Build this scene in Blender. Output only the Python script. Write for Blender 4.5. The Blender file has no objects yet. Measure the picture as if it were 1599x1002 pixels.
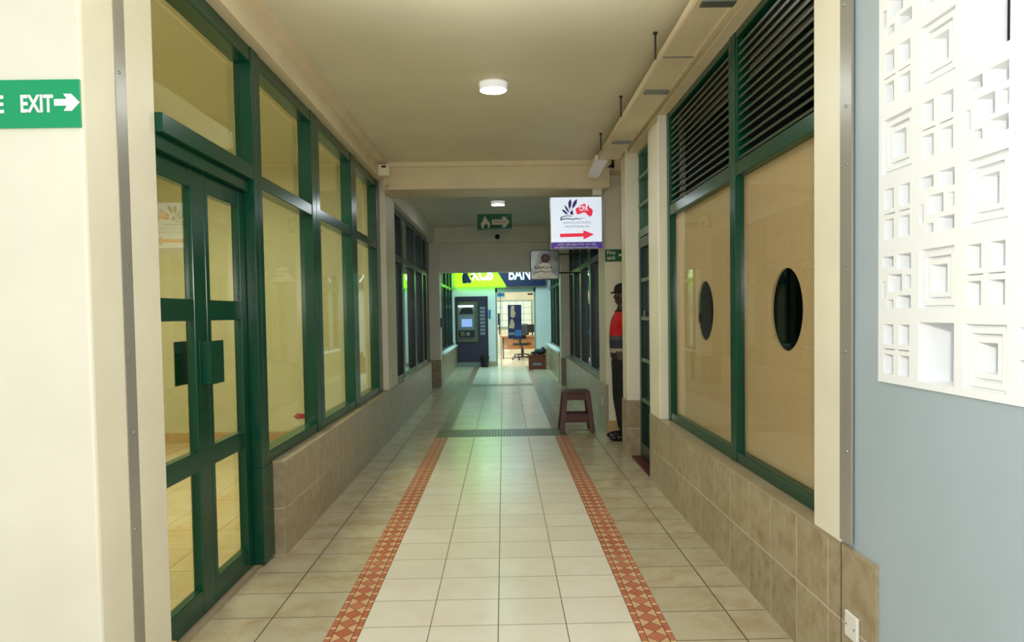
import bpy, bmesh, math, random
from mathutils import Vector, Matrix

random.seed(7)
SC = bpy.context.scene
COL = SC.collection

# ------------------------------------------------------------------ camera
H = 1.40
cam_d = bpy.data.cameras.new('camera'); cam = bpy.data.objects.new('camera', cam_d); COL.objects.link(cam)
F = 1160.0
yc = Vector((786 - 799.5, 490 - 533.0, F)).normalized()          # corridor axis in camera coordinates (x right, y down, z ahead)
dc = Vector((0.016, 1, 0)); dc = (dc - yc * dc.dot(yc)).normalized()
xc = dc.cross(yc)
R = Matrix((xc, yc, -dc))
right, up, back = R @ Vector((1, 0, 0)), R @ Vector((0, -1, 0)), R @ Vector((0, 0, -1))
cam.matrix_world = Matrix(((right.x, up.x, back.x, 0), (right.y, up.y, back.y, 0), (right.z, up.z, back.z, H), (0, 0, 0, 1)))
cam_d.sensor_fit = 'HORIZONTAL'; cam_d.sensor_width = 36.0
cam_d.lens = F * 36.0 / 1599.0
cam_d.shift_y = 32.0 / 1599.0
cam_d.clip_start = 0.05
SC.camera = cam

# ------------------------------------------------------------------ world, lights, exposure
vs = SC.view_settings
SC.display_settings.display_device = 'sRGB'
vs.view_transform = 'Standard'; vs.look = 'None'; vs.gamma = 1.0; vs.use_curve_mapping = False
vs.exposure = 0.75
W = bpy.data.worlds.new('overcast_sky'); SC.world = W; W.use_nodes = True
W.node_tree.nodes['Background'].inputs[0].default_value = (0.86, 0.94, 1.0, 1)
W.node_tree.nodes['Background'].inputs[1].default_value = 0.6

def lamp(name, kind, loc, energy, color, size=0.2, rot=(0, 0, 0), size_y=None, spread=None):
    d = bpy.data.lights.new(name, kind); d.energy = energy; d.color = color
    if kind == 'AREA':
        d.size = size
        if size_y: d.shape = 'RECTANGLE'; d.size_y = size_y
        if spread: d.spread = spread
    else: d.shadow_soft_size = size
    o = bpy.data.objects.new(name, d); COL.objects.link(o); o.location = loc; o.rotation_euler = rot
    return o
lamp('flash_light', 'POINT', (0.06, -0.1, 1.72), 84, (1.0, 0.97, 0.92), 0.06)
b_ = lamp('bounce_fill_light', 'SPOT', (0.0, 0.2, 1.75), 1350, (1.0, 0.97, 0.92), 0.08, (math.radians(142), 0, 0)); b_.data.spot_size = math.radians(75); b_.data.spot_blend = 0.6  # added fill aimed up to brighten the ceiling, like a bounced flash
lamp('shop_ceiling_light', 'AREA', (-2.9, 5.6, 3.0), 60, (1.0, 0.98, 0.82), 1.2, size_y=3.0)
lamp('bank_front_light', 'AREA', (-0.05, 17.6, 3.0), 50, (0.52, 0.92, 0.96), 1.2, size_y=2.4)
lamp('bank_hall_light', 'AREA', (0.3, 23.0, 2.9), 90, (1.0, 0.97, 0.86), 2.0, size_y=3.0)

# ------------------------------------------------------------------ materials
def lin(c):
    return tuple(((v / 255) / 12.92 if v / 255 <= 0.04045 else ((v / 255 + 0.055) / 1.055) ** 2.4) for v in c) + (1,)
MATS = {}
def base(name):
    m = bpy.data.materials.new(name); m.use_nodes = True
    nt = m.node_tree; b = nt.nodes['Principled BSDF']
    MATS[name] = m
    return m, nt, b
def plain(name, c, rough=0.5, metal=0.0, noise=0.0, nscale=6.0, spec=0.5, bump=0.0, bscale=80.0, coat=0.0, stretch=None):
    m, nt, b = base(name)
    b.inputs['Base Color'].default_value = lin(c); b.inputs['Roughness'].default_value = rough
    b.inputs['Metallic'].default_value = metal; b.inputs['Specular IOR Level'].default_value = spec
    b.inputs['Coat Weight'].default_value = coat
    tc = nt.nodes.new('ShaderNodeTexCoord')
    src = tc.outputs['Object']
    if stretch:
        mp = nt.nodes.new('ShaderNodeMapping'); mp.inputs['Scale'].default_value = stretch
        nt.links.new(src, mp.inputs[0]); src = mp.outputs[0]
    if noise:
        n = nt.nodes.new('ShaderNodeTexNoise'); n.inputs['Scale'].default_value = nscale; n.inputs['Detail'].default_value = 5
        nt.links.new(src, n.inputs['Vector'])
        r = nt.nodes.new('ShaderNodeValToRGB')
        a = [max(0, v * (1 - noise)) for v in lin(c)[:3]]; z = [min(1, v * (1 + noise)) for v in lin(c)[:3]]
        r.color_ramp.elements[0].position = 0.3; r.color_ramp.elements[1].position = 0.7
        r.color_ramp.elements[0].color = (*a, 1); r.color_ramp.elements[1].color = (*z, 1)
        nt.links.new(n.outputs['Fac'], r.inputs[0]); nt.links.new(r.outputs[0], b.inputs['Base Color'])
    if bump:
        n2 = nt.nodes.new('ShaderNodeTexNoise'); n2.inputs['Scale'].default_value = bscale; n2.inputs['Detail'].default_value = 4
        nt.links.new(src, n2.inputs['Vector'])
        bp = nt.nodes.new('ShaderNodeBump'); bp.inputs['Strength'].default_value = bump; bp.inputs['Distance'].default_value = 0.002
        nt.links.new(n2.outputs['Fac'], bp.inputs['Height']); nt.links.new(bp.outputs[0], b.inputs['Normal'])
    return m
def emit(name, c, s):
    m, nt, b = base(name)
    b.inputs['Base Color'].default_value = lin(c); b.inputs['Roughness'].default_value = 0.4
    b.inputs['Emission Color'].default_value = lin(c); b.inputs['Emission Strength'].default_value = s
    return m
def glass(name, tint, f0=0.05, rough=0.0, gain=0.9):
    m = bpy.data.materials.new(name); m.use_nodes = True; MATS[name] = m
    nt = m.node_tree; nt.nodes.clear(); N = nt.nodes.new; L = nt.links.new
    out = N('ShaderNodeOutputMaterial'); mix = N('ShaderNodeMixShader'); t = N('ShaderNodeBsdfTransparent'); g = N('ShaderNodeBsdfGlossy')
    t.inputs[0].default_value = (*tint, 1); g.inputs['Roughness'].default_value = rough; g.inputs[0].default_value = (1, 1, 1, 1)
    lw = N('ShaderNodeLayerWeight'); lw.inputs[0].default_value = 0.5
    p = N('ShaderNodeMath'); p.operation = 'POWER'; p.inputs[1].default_value = 4.0
    a = N('ShaderNodeMath'); a.operation = 'MULTIPLY_ADD'; a.inputs[1].default_value = gain; a.inputs[2].default_value = f0; a.use_clamp = True
    L(lw.outputs['Facing'], p.inputs[0]); L(p.outputs[0], a.inputs[0]); L(a.outputs[0], mix.inputs[0])
    L(t.outputs[0], mix.inputs[1]); L(g.outputs[0], mix.inputs[2]); L(mix.outputs[0], out.inputs[0])
    return m
class NT:
    """tiny helper for scalar node maths"""
    def __init__(s, nt): s.nt = nt
    def m(s, op, *a):
        n = s.nt.nodes.new('ShaderNodeMath'); n.operation = op
        for i, v in enumerate(a):
            if isinstance(v, (int, float)): n.inputs[i].default_value = v
            else: s.nt.links.new(v, n.inputs[i])
        return n.outputs[0]
    def mix(s, f, a, b):
        n = s.nt.nodes.new('ShaderNodeMix'); n.data_type = 'RGBA'
        for i, v in ((0, f), (6, a), (7, b)):
            if isinstance(v, (int, float)): n.inputs[i].default_value = v
            elif isinstance(v, tuple): n.inputs[i].default_value = v
            else: s.nt.links.new(v, n.inputs[i])
        return n.outputs[2]
def tile(name, c1, c2, grout, w, h, ox=0.0, oy=0.0, gw=0.003, rough=0.25, mode='XY', blotch=None, blotch_amt=0.5, bscale=5.0, spec=0.5, bump=0.25):
    """square-laid tiles; mode XY for floors, WALL for upright faces (u = x + y, v = z)"""
    m, nt, b = base(name); N = nt.nodes.new; L = nt.links.new; T = NT(nt)
    tc = N('ShaderNodeTexCoord'); sx = N('ShaderNodeSeparateXYZ'); L(tc.outputs['Object'], sx.inputs[0])
    if mode == 'XY': u, v = sx.outputs[0], sx.outputs[1]
    else: u, v = T.m('ADD', sx.outputs[0], sx.outputs[1]), sx.outputs[2]
    cb = N('ShaderNodeCombineXYZ'); L(T.m('SUBTRACT', u, ox - 100 * w), cb.inputs[0]); L(T.m('SUBTRACT', v, oy - 100 * h), cb.inputs[1])
    br = N('ShaderNodeTexBrick'); L(cb.outputs[0], br.inputs['Vector'])
    br.offset = 0.0; br.squash = 1.0
    for k, val in (('Scale', 1.0), ('Mortar Size', gw), ('Mortar Smooth', 0.1), ('Bias', 0.0), ('Brick Width', w), ('Row Height', h)):
        br.inputs[k].default_value = val
    br.inputs['Color1'].default_value = lin(c1); br.inputs['Color2'].default_value = lin(c2); br.inputs['Mortar'].default_value = lin(grout)
    col = br.outputs['Color']
    if blotch:
        n = N('ShaderNodeTexNoise'); n.inputs['Scale'].default_value = bscale; n.inputs['Detail'].default_value = 8; n.inputs['Roughness'].default_value = 0.65
        n.inputs['Distortion'].default_value = 0.35
        L(tc.outputs['Object'], n.inputs['Vector'])
        rp = N('ShaderNodeValToRGB'); rp.color_ramp.elements[0].position = 0.42; rp.color_ramp.elements[1].position = 0.68
        L(n.outputs['Fac'], rp.inputs[0])
        f = T.m('MULTIPLY', T.m('MULTIPLY', rp.outputs[0], T.m('SUBTRACT', 1.0, br.outputs['Fac'])), blotch_amt)
        col = T.mix(f, col, lin(blotch))
    L(col, b.inputs['Base Color'])
    b.inputs['Specular IOR Level'].default_value = spec
    L(T.m('ADD', T.m('MULTIPLY', br.outputs['Fac'], 0.5), rough), b.inputs['Roughness'])
    bp = N('ShaderNodeBump'); bp.inputs['Strength'].default_value = bump; bp.inputs['Distance'].default_value = 0.002; bp.invert = True
    L(br.outputs['Fac'], bp.inputs['Height']); L(bp.outputs[0], b.inputs['Normal'])
    return m
def mosaic(name, x0, x1, per, oy, red, red2, pale, line, axis=0, rough=0.35):
    """border strip: red lozenges between pale triangles, edged by red strips with pale ticks"""
    m, nt, b = base(name); N = nt.nodes.new; L = nt.links.new; T = NT(nt)
    tc = N('ShaderNodeTexCoord'); sx = N('ShaderNodeSeparateXYZ'); L(tc.outputs['Object'], sx.inputs[0])
    X, Y = (sx.outputs[0], sx.outputs[1]) if axis == 0 else (sx.outputs[1], sx.outputs[0])
    u = T.m('DIVIDE', T.m('SUBTRACT', X, x0), x1 - x0)
    vy = T.m('DIVIDE', T.m('SUBTRACT', Y, oy - 100 * per), per)
    v = T.m('FRACT', vy)
    au = T.m('ABSOLUTE', T.m('SUBTRACT', u, 0.5)); av = T.m('ABSOLUTE', T.m('SUBTRACT', v, 0.5))
    hw = 0.31
    d = T.m('ADD', T.m('DIVIDE', au, hw), T.m('DIVIDE', av, 0.5))
    dia = T.m('LESS_THAN', d, 1.0)
    inner = T.m('LESS_THAN', au, hw)
    tick = T.m('GREATER_THAN', av, 0.42)
    wn = N('ShaderNodeTexWhiteNoise'); wn.noise_dimensions = '1D'; L(T.m('FLOOR', T.m('MULTIPLY', vy, 1.0)), wn.inputs['W'])
    rc = T.mix(wn.outputs['Value'], lin(red), lin(red2))
    c = T.mix(dia, lin(pale), rc)
    e = T.mix(tick, rc, lin((235, 200, 150)))
    c = T.mix(inner, e, c)
    ln = T.m('LESS_THAN', T.m('ABSOLUTE', T.m('SUBTRACT', d, 1.0)), 0.055)
    ln = T.m('MULTIPLY', ln, inner)
    ln = T.m('MAXIMUM', ln, T.m('LESS_THAN', T.m('ABSOLUTE', T.m('SUBTRACT', au, hw)), 0.016))
    ln = T.m('MAXIMUM', ln, T.m('GREATER_THAN', au, 0.487))
    c = T.mix(ln, c, lin(line))
    L(c, b.inputs['Base Color']); b.inputs['Roughness'].default_value = rough
    return m

plain('cream_paint', (238, 232, 208), 0.45, noise=0.05, nscale=2.5, bump=0.05, bscale=60)
plain('cream_trim', (230, 214, 180), 0.45, noise=0.06, nscale=3)
plain('ceiling_paint', (228, 223, 200), 0.6, noise=0.06, nscale=1.2, bump=0.06, bscale=30)
plain('white_paint', (238, 240, 238), 0.5, noise=0.02)
plain('grey_paint', (168, 183, 190), 0.45, noise=0.04, nscale=2, bump=0.05)
plain('block_white', (244, 246, 246), 0.45)
plain('shop_wall', (210, 204, 168), 0.6, noise=0.04, nscale=1.5)
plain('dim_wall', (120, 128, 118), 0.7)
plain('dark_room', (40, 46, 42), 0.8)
plain('green_frame', (5, 66, 45), 0.22, noise=0.12, nscale=3, spec=0.35)
plain('green_dark', (8, 46, 34), 0.3, spec=0.5)
plain('green_bar', (70, 110, 84), 0.3)
plain('black_gap', (18, 18, 17), 0.8)
plain('steel_strip', (168, 164, 152), 0.34, 0.35, noise=0.1, nscale=4, stretch=(1, 1, 0.2))
plain('galvanised', (140, 146, 142), 0.4, 0.8)
plain('board', (208, 170, 126), 0.6, noise=0.16, nscale=110, bump=0.2, bscale=160)
plain('dark_steel', (62, 58, 52), 0.5, 0.4)
plain('white_plastic', (236, 234, 222), 0.35)
plain('black_plastic', (20, 21, 24), 0.35)
plain('stool_wood', (86, 50, 40), 0.4, noise=0.25, nscale=9, stretch=(4, 4, 1))
plain('skirting_tile', (196, 164, 116), 0.3, noise=0.12, nscale=7)
plain('sign_green', (0, 160, 98), 0.3)
plain('fire_green', (8, 96, 46), 0.35)
plain('white_ink', (245, 247, 242), 0.4)
plain('cream_ink', (226, 226, 205), 0.5)
plain('louvre_slat', (74, 84, 66), 0.3, spec=0.5)
plain('silver_face', (150, 156, 152), 0.2, 0.8, noise=0.5, nscale=5)
plain('navy_panel', (38, 36, 62), 0.35)
plain('navy_sign', (24, 44, 92), 0.35)
plain('atm_frame', (92, 96, 66), 0.4)
plain('atm_grey', (120, 130, 132), 0.35)
plain('alu_frame', (150, 172, 168), 0.35, 0.3)
plain('desk_wood', (196, 132, 74), 0.35, noise=0.18, nscale=4, stretch=(1, 1, 5))
plain('box_wood', (120, 56, 34), 0.45, noise=0.2, nscale=6, stretch=(1, 1, 5))
plain('bag_cloth', (36, 44, 58), 0.8, noise=0.3, nscale=12)
plain('peach', (226, 180, 140), 0.5); plain('blue_print', (66, 120, 180), 0.4)
plain('red_print', (176, 40, 56), 0.4); plain('purple_ink', (84, 62, 176), 0.4)
plain('maroon', (88, 22, 34), 0.4); plain('slate_ink', (60, 66, 92), 0.4)
plain('pale_ink', (176, 186, 190), 0.4)
plain('sticker', (128, 134, 146), 0.4, noise=0.3, nscale=40)
plain('skin', (62, 40, 30), 0.45, noise=0.1, nscale=12)
plain('cap_cloth', (22, 24, 26), 0.8); plain('trouser_cloth', (24, 24, 28), 0.85, noise=0.2, nscale=14)
plain('shoe_leather', (18, 17, 18), 0.3)
plain('brown_sack', (112, 70, 34), 0.7, noise=0.4, nscale=18); plain('tan_far', (196, 190, 178), 0.7)
plain('red_post', (150, 30, 42), 0.4); plain('leaf', (70, 110, 52), 0.6, noise=0.3, nscale=20)
plain('concrete', (170, 172, 168), 0.7, noise=0.08, nscale=3)
plain('painted_glare', (214, 206, 182), 0.35, noise=0.25, nscale=14)
emit('lamp_diffuser', (242, 250, 255), 110.0)
emit('lamp_housing', (238, 242, 240), 0.25)
emit('lime_face', (158, 238, 10), 1.7); MATS['lime_face'].node_tree.nodes['Principled BSDF'].inputs['Emission Color'].default_value = (0.215, 1.0, 0.004, 1); MATS['lime_face'].node_tree.nodes['Principled BSDF'].inputs['Base Color'].default_value = (0.02, 0.05, 0.0, 1)
emit('lime_white', (240, 255, 225), 1.9)
emit('lit_white', (222, 234, 250), 0.42)
emit('lit_red', (226, 46, 76), 0.4); emit('lit_purple', (74, 44, 150), 0.3)
emit('bank_white', (225, 240, 245), 0.6)
emit('screen_blue', (150, 172, 230), 0.35); emit('atm_lamp', (225, 240, 250), 1.6)
emit('daylight_pane', (206, 218, 208), 0.25)
glass('shop_glass', (0.92, 0.94, 0.82), 0.04, 0.0, 0.45)
glass('clear_glass', (0.95, 0.98, 0.96), 0.03, 0.0, 0.3)
glass('dark_glass', (0.55, 0.70, 0.64), 0.10, 0.0, 0.8)
glass('acrylic_green', (0.36, 0.62, 0.56), 0.05, 0.02, 0.4)
tile('tile_cream', (240, 233, 216), (233, 226, 208), (136, 124, 104), 0.306, 0.306, -0.657, 3.30, 0.0028, 0.24, blotch=(226, 214, 192), blotch_amt=0.5, bscale=4)
tile('tile_beige', (202, 190, 162), (190, 180, 154), (92, 80, 62), 0.306, 0.306, -1.099, 3.43, 0.0035, 0.26, blotch=(172, 140, 96), blotch_amt=0.55, bscale=4.5)
tile('tile_beige_right', (202, 190, 162), (190, 180, 154), (92, 80, 62), 0.306, 0.306, 0.709, 3.41, 0.0035, 0.26, blotch=(172, 140, 96), blotch_amt=0.55, bscale=4.5)
tile('tile_shop', (212, 194, 152), (204, 184, 142), (120, 96, 62), 0.40, 0.40, -1.5, 3.3, 0.003, 0.22, blotch=(196, 164, 116), blotch_amt=0.5, bscale=3)
tile('tile_wall', (180, 165, 134), (168, 154, 124), (200, 188, 162), 0.30, 0.28, 0.04, 0.0, 0.004, 0.30, mode='WALL', blotch=(138, 114, 80), blotch_amt=0.75, bscale=11)
tile('tile_ledge', (176, 160, 130), (166, 150, 120), (190, 178, 154), 0.30, 0.30, 0.1, 0.02, 0.0025, 0.3, blotch=(150, 124, 90), blotch_amt=0.5, bscale=6)
tile('tile_band', (126, 122, 98), (108, 106, 86), (112, 108, 88), 0.034, 0.034, -0.657, 8.45, 0.003, 0.35, blotch=(88, 92, 70), blotch_amt=0.4, bscale=14)
mosaic('mosaic_left', -0.80, -0.657, 0.102, 3.3, (188, 104, 74), (202, 128, 96), (220, 176, 134), (116, 78, 48))
mosaic('mosaic_right', 0.567, 0.715, 0.102, 3.3, (188, 104, 74), (202, 128, 96), (220, 176, 134), (116, 78, 48))
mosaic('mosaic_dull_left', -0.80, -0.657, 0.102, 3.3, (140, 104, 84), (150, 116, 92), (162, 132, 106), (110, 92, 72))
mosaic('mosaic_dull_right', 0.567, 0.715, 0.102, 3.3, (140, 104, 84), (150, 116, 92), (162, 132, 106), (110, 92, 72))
# vest cloth: bands woven at fixed heights of the garment
def vest_mat():
    m, nt, b = base('vest_cloth'); N = nt.nodes.new; L = nt.links.new
    tc = N('ShaderNodeTexCoord'); sx = N('ShaderNodeSeparateXYZ'); L(tc.outputs['Object'], sx.inputs[0])
    mr = N('ShaderNodeMapRange'); mr.inputs['From Min'].default_value = 0.0; mr.inputs['From Max'].default_value = 2.0
    L(sx.outputs[2], mr.inputs[0]); rp = N('ShaderNodeValToRGB'); rp.color_ramp.interpolation = 'CONSTANT'; L(mr.outputs[0], rp.inputs[0])
    bands = [(0, (40, 46, 66)), (0.955, (176, 160, 148)), (1.005, (40, 48, 66)), (1.095, (88, 84, 82)), (1.145, (206, 26, 30)), (1.40, (22, 22, 26))]
    el = rp.color_ramp.elements
    while len(el) < len(bands): el.new(0.5)
    for e, (z, c) in zip(el, bands): e.position = z / 2.0; e.color = lin(c)
    L(rp.outputs[0], b.inputs['Base Color']); b.inputs['Roughness'].default_value = 0.75
vest_mat()

# ------------------------------------------------------------------ mesh helpers (vertices are authored in world coordinates)
class MB:
    def __init__(s): s.bm = bmesh.new()
    def quad_box(s, p):
        v = [s.bm.verts.new(q) for q in p]
        for f in ((0, 3, 2, 1), (4, 5, 6, 7), (0, 1, 5, 4), (1, 2, 6, 5), (2, 3, 7, 6), (3, 0, 4, 7)): s.bm.faces.new([v[i] for i in f])
        return s
    def box(s, x0, x1, y0, y1, z0, z1):
        x0, x1 = min(x0, x1), max(x0, x1); y0, y1 = min(y0, y1), max(y0, y1); z0, z1 = min(z0, z1), max(z0, z1)
        return s.quad_box([(x0, y0, z0), (x1, y0, z0), (x1, y1, z0), (x0, y1, z0), (x0, y0, z1), (x1, y0, z1), (x1, y1, z1), (x0, y1, z1)])
    def bar(s, a, b, w, d, upv=(0, 0, 1), w2=None, d2=None):
        a, b = Vector(a), Vector(b); z = (b - a).normalized(); u = Vector(upv)
        if abs(z.dot(u)) > 0.95: u = Vector((0, 1, 0))
        x = u.cross(z).normalized(); y = z.cross(x)
        w2 = w if w2 is None else w2; d2 = d if d2 is None else d2
        q = lambda c, ww, dd: [c + x * sx * ww / 2 + y * sy * dd / 2 for sx, sy in ((-1, -1), (1, -1), (1, 1), (-1, 1))]
        return s.quad_box(q(a, w, d) + q(b, w2, d2))
    def lathe(s, c, prof, n=24, axis='Z'):
        c = Vector(c); rings = []
        for r, h in prof:
            ring = []
            for k in range(n):
                t = 2 * math.pi * k / n; p = (r * math.cos(t), r * math.sin(t), h)
                if axis == 'Y': p = (p[0], p[2], p[1])
                if axis == 'X': p = (p[2], p[0], p[1])
                ring.append(s.bm.verts.new(c + Vector(p)))
            rings.append(ring)
        for a, b in zip(rings, rings[1:]):
            for k in range(n): s.bm.faces.new((a[k], a[(k + 1) % n], b[(k + 1) % n], b[k]))
        s.bm.faces.new(rings[0][::-1]); s.bm.faces.new(rings[-1])
        return s
    def cyl(s, a, b, r, n=12, r2=None):
        a, b = Vector(a), Vector(b); z = (b - a).normalized(); u = Vector((0, 0, 1)) if abs(z.z) < 0.9 else Vector((1, 0, 0))
        x = u.cross(z).normalized(); y = z.cross(x); r2 = r if r2 is None else r2
        A = [s.bm.verts.new(a + (x * math.cos(2 * math.pi * k / n) + y * math.sin(2 * math.pi * k / n)) * r) for k in range(n)]
        B = [s.bm.verts.new(b + (x * math.cos(2 * math.pi * k / n) + y * math.sin(2 * math.pi * k / n)) * r2) for k in range(n)]
        for k in range(n): s.bm.faces.new((A[k], A[(k + 1) % n], B[(k + 1) % n], B[k]))
        s.bm.faces.new(A[::-1]); s.bm.faces.new(B)
        return s
    def prism(s, pts, y0, y1, axis='Y'):
        """outline in (x, z) pushed from y0 to y1 (axis Y), or outline in (y, z) pushed along x (axis X)"""
        P = (lambda p, d: (p[0], d, p[1])) if axis == 'Y' else (lambda p, d: (d, p[0], p[1]))
        A = [s.bm.verts.new(P(p, y0)) for p in pts]; B = [s.bm.verts.new(P(p, y1)) for p in pts]
        n = len(pts)
        s.bm.faces.new(A); s.bm.faces.new(B[::-1])
        for k in range(n): s.bm.faces.new((A[k], B[k], B[(k + 1) % n], A[(k + 1) % n]))
        return s
    def sphere(s, c, r, sc=(1, 1, 1), n=16):
        mat = Matrix.Translation(c) @ Matrix.Diagonal((*[r * k for k in sc], 1))
        bmesh.ops.create_uvsphere(s.bm, u_segments=n, v_segments=max(6, n // 2), radius=1, matrix=mat); return s
    def build(s, name, mat, parent=None, kind=None, bevel=0.0, smooth=False, seg=2):
        bm = s.bm
        bmesh.ops.recalc_face_normals(bm, faces=bm.faces)
        me = bpy.data.meshes.new(name)
        o = bpy.data.objects.new(name, me); COL.objects.link(o)
        if parent:
            off = Vector(parent.get('_w', (0, 0, 0)))
            o.parent = parent; o['_w'] = tuple(off)
        elif kind == 'structure': off = Vector((0, 0, 0)); o['_w'] = (0, 0, 0)
        else:
            xs = [v.co for v in bm.verts]
            off = Vector((sum(v.x for v in xs) / len(xs), sum(v.y for v in xs) / len(xs), min(v.z for v in xs))); o.location = off; o['_w'] = tuple(off)
        if off.length: bmesh.ops.translate(bm, verts=bm.verts, vec=-off)
        if smooth:
            for f in bm.faces: f.smooth = True
        bm.to_mesh(me); bm.free()
        for mm in (mat if isinstance(mat, (list, tuple)) else [mat]): me.materials.append(MATS[mm])
        if bevel:
            b = o.modifiers.new('bevel', 'BEVEL'); b.width = bevel; b.segments = seg; b.limit_method = 'ANGLE'
        if kind: o['kind'] = kind
        return o
def B(*a): return MB().box(*a)
def struct(name, mb, mat, parent=None, bevel=0.0): return mb.build(name, mat, parent, None if parent else 'structure', bevel)
def root(name, loc, label=None, cat=None, group=None, kind=None):
    o = bpy.data.objects.new(name, None); COL.objects.link(o); o.location = loc; o['_w'] = tuple(loc); o.empty_display_size = 0.1
    if label: o['label'] = label; o['category'] = cat
    if group: o['group'] = group
    if kind: o['kind'] = kind
    return o
def tag(o, label, cat, group=None):
    o['label'] = label; o['category'] = cat
    if group: o['group'] = group
    return o
def text(name, s, size, mat, parent, pos, normal='-Y', extrude=0.0015, width=None, bold=0.0, center=True, height=None):
    """lettering facing the corridor entrance (-Y); pos is the middle of the line, in world coordinates"""
    cu = bpy.data.curves.new(name, 'FONT'); cu.body = s; cu.size = size; cu.extrude = extrude; cu.offset = bold; cu.resolution_u = 4
    t = bpy.data.objects.new(name, cu); COL.objects.link(t)
    me = bpy.data.meshes.new_from_object(t.evaluated_get(bpy.context.evaluated_depsgraph_get()))
    bpy.data.objects.remove(t); bpy.data.curves.remove(cu)
    xs = [v.co.x for v in me.vertices]; ys = [v.co.y for v in me.vertices]
    cx, cy = (min(xs) + max(xs)) / 2, (min(ys) + max(ys)) / 2
    kx = width / (max(xs) - min(xs)) if width else 1.0
    ky = height / (max(ys) - min(ys)) if height else 1.0
    off = Vector(parent['_w'])
    for v in me.vertices:
        x, y, z = (v.co.x - cx) * kx, (v.co.y - cy) * ky, v.co.z
        v.co = Vector((pos[0] + x, pos[1] - z, pos[2] + y)) - off
    me.name = name; me.materials.clear(); me.materials.append(MATS[mat])
    o = bpy.data.objects.new(name, me); COL.objects.link(o); o.parent = parent
    return o
def dup(r, loc, label=None):
    c = r.copy(); COL.objects.link(c); c.location = loc; c['_w'] = tuple(loc)
    if label: c['label'] = label
    for ch in list(r.children):
        d = ch.copy(); COL.objects.link(d); d.parent = c
        for g in ch.children:
            e = g.copy(); COL.objects.link(e); e.parent = d
    return c

# ------------------------------------------------------------------ floor
CZ = 3.08
def floor_piece(name, rects, mat, z=0.0):
    m = MB()
    for r in rects: m.box(r[0], r[1], r[2], r[3], -0.06, z)
    return m
fl = root('floor', (0, 0, 0), kind='structure')
struct('centre_tiles', floor_piece('', [(-0.657, 0.567, -4, 8.45), (-0.657, 0.567, 9.0, 14.35), (-0.657, 0.567, 14.85, 19.9)], 'tile_cream'), 'tile_cream', fl)
struct('side_tiles', floor_piece('', [(-1.47, -0.80, -4, 19.9), (-6, -1.47, -4, 2.53), (-3.2, -1.47, 13.3, 15.3)], 'tile_beige'), 'tile_beige', fl)
struct('side_tiles', floor_piece('', [(0.715, 1.32, -4, 19.9), (1.32, 6, -4, 0.9), (1.32, 5, 6.0, 8.6), (1.32, 3.2, 14.2, 15.4)], ''), 'tile_beige_right', fl)
struct('mosaic_border', floor_piece('', [(-0.80, -0.657, -4, 8.45)], ''), 'mosaic_left', fl)
struct('mosaic_border', floor_piece('', [(0.567, 0.715, -4, 8.45)], ''), 'mosaic_right', fl)
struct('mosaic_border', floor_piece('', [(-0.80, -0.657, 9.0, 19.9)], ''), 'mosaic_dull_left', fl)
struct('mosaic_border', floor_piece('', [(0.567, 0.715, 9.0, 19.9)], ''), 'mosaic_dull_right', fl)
struct('cross_band', floor_piece('', [(-0.80, 0.715, 8.45, 9.0), (-0.657, 0.567, 14.35, 14.85)], ''), 'tile_band', fl)
struct('shop_tiles', floor_piece('', [(-5.6, -1.47, 2.53, 8.6)], ''), 'tile_shop', fl)
struct('bank_tiles', floor_piece('', [(-3, 4, 19.9, 26.2)], ''), 'tile_cream', fl)
struct('room_tiles', floor_piece('', [(-3.6, -1.47, 8.6, 13.3), (-3.6, -1.47, 15.3, 20), (1.32, 3.6, 0.9, 6.0), (1.32, 3.6, 8.6, 14.2), (1.32, 3.6, 15.4, 20)], ''), 'concrete', fl)

# ------------------------------------------------------------------ ceilings and beams
struct('ceiling', B(-1.5, 1.5, 2.63, 20.2, CZ, CZ + 0.15), 'ceiling_paint')
struct('ceiling_shop', B(-5.6, -1.5, 2.53, 8.6, CZ, CZ + 0.15), 'shop_wall')
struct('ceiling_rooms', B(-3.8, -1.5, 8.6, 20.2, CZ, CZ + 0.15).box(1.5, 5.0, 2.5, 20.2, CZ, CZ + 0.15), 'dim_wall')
struct('ceiling_bank', B(-3, 4, 20.2, 26.3, CZ, CZ + 0.15), 'white_paint')
tb = root('trim_1', (0, 8.5, 2.79), kind='structure')
struct('beam', B(-1.32, 1.2, 8.27, 8.87, 2.79, CZ), 'cream_trim', tb)
struct('cornice', MB().prism([(8.27, 3.025), (8.245, 3.035), (8.235, CZ), (8.27, CZ)], -1.24, 1.2, 'X'), 'cream_trim', tb)
tb = root('trim_2', (0, 14.5, 2.22), kind='structure')
struct('header_panel', B(-1.32, 1.2, 14.46, 14.8, 2.22, 2.80), 'cream_paint', tb)
struct('beam', B(-1.32, 1.2, 14.36, 14.82, 2.78, CZ), 'cream_paint', tb)
tb = root('trim_3', (-1.3, 5.5, 2.87), kind='structure')
struct('fascia', B(-1.60, -1.30, 3.09, 8.27, 2.885, CZ), 'cream_trim', tb, 0.004)
struct('cornice', MB().prism([(-1.30, 3.02), (-1.245, 3.035), (-1.235, CZ), (-1.30, CZ)], 3.09, 8.24), 'cream_trim', tb)
tb = root('trim_4', (1.2, 5.5, 2.88), kind='structure')
struct('fascia', B(1.20, 1.62, 2.63, 7.35, 2.90, CZ), 'cream_trim', tb, 0.004)
struct('fascia_end', B(1.20, 1.62, 7.35, 8.6, 2.97, CZ), 'cream_trim', tb)
struct('moulding', B(1.19, 3.5, 8.585, 8.6, 2.86, 2.89).box(1.19, 3.5, 8.58, 8.6, 2.96, 3.0), 'cream_trim', tb)
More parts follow.
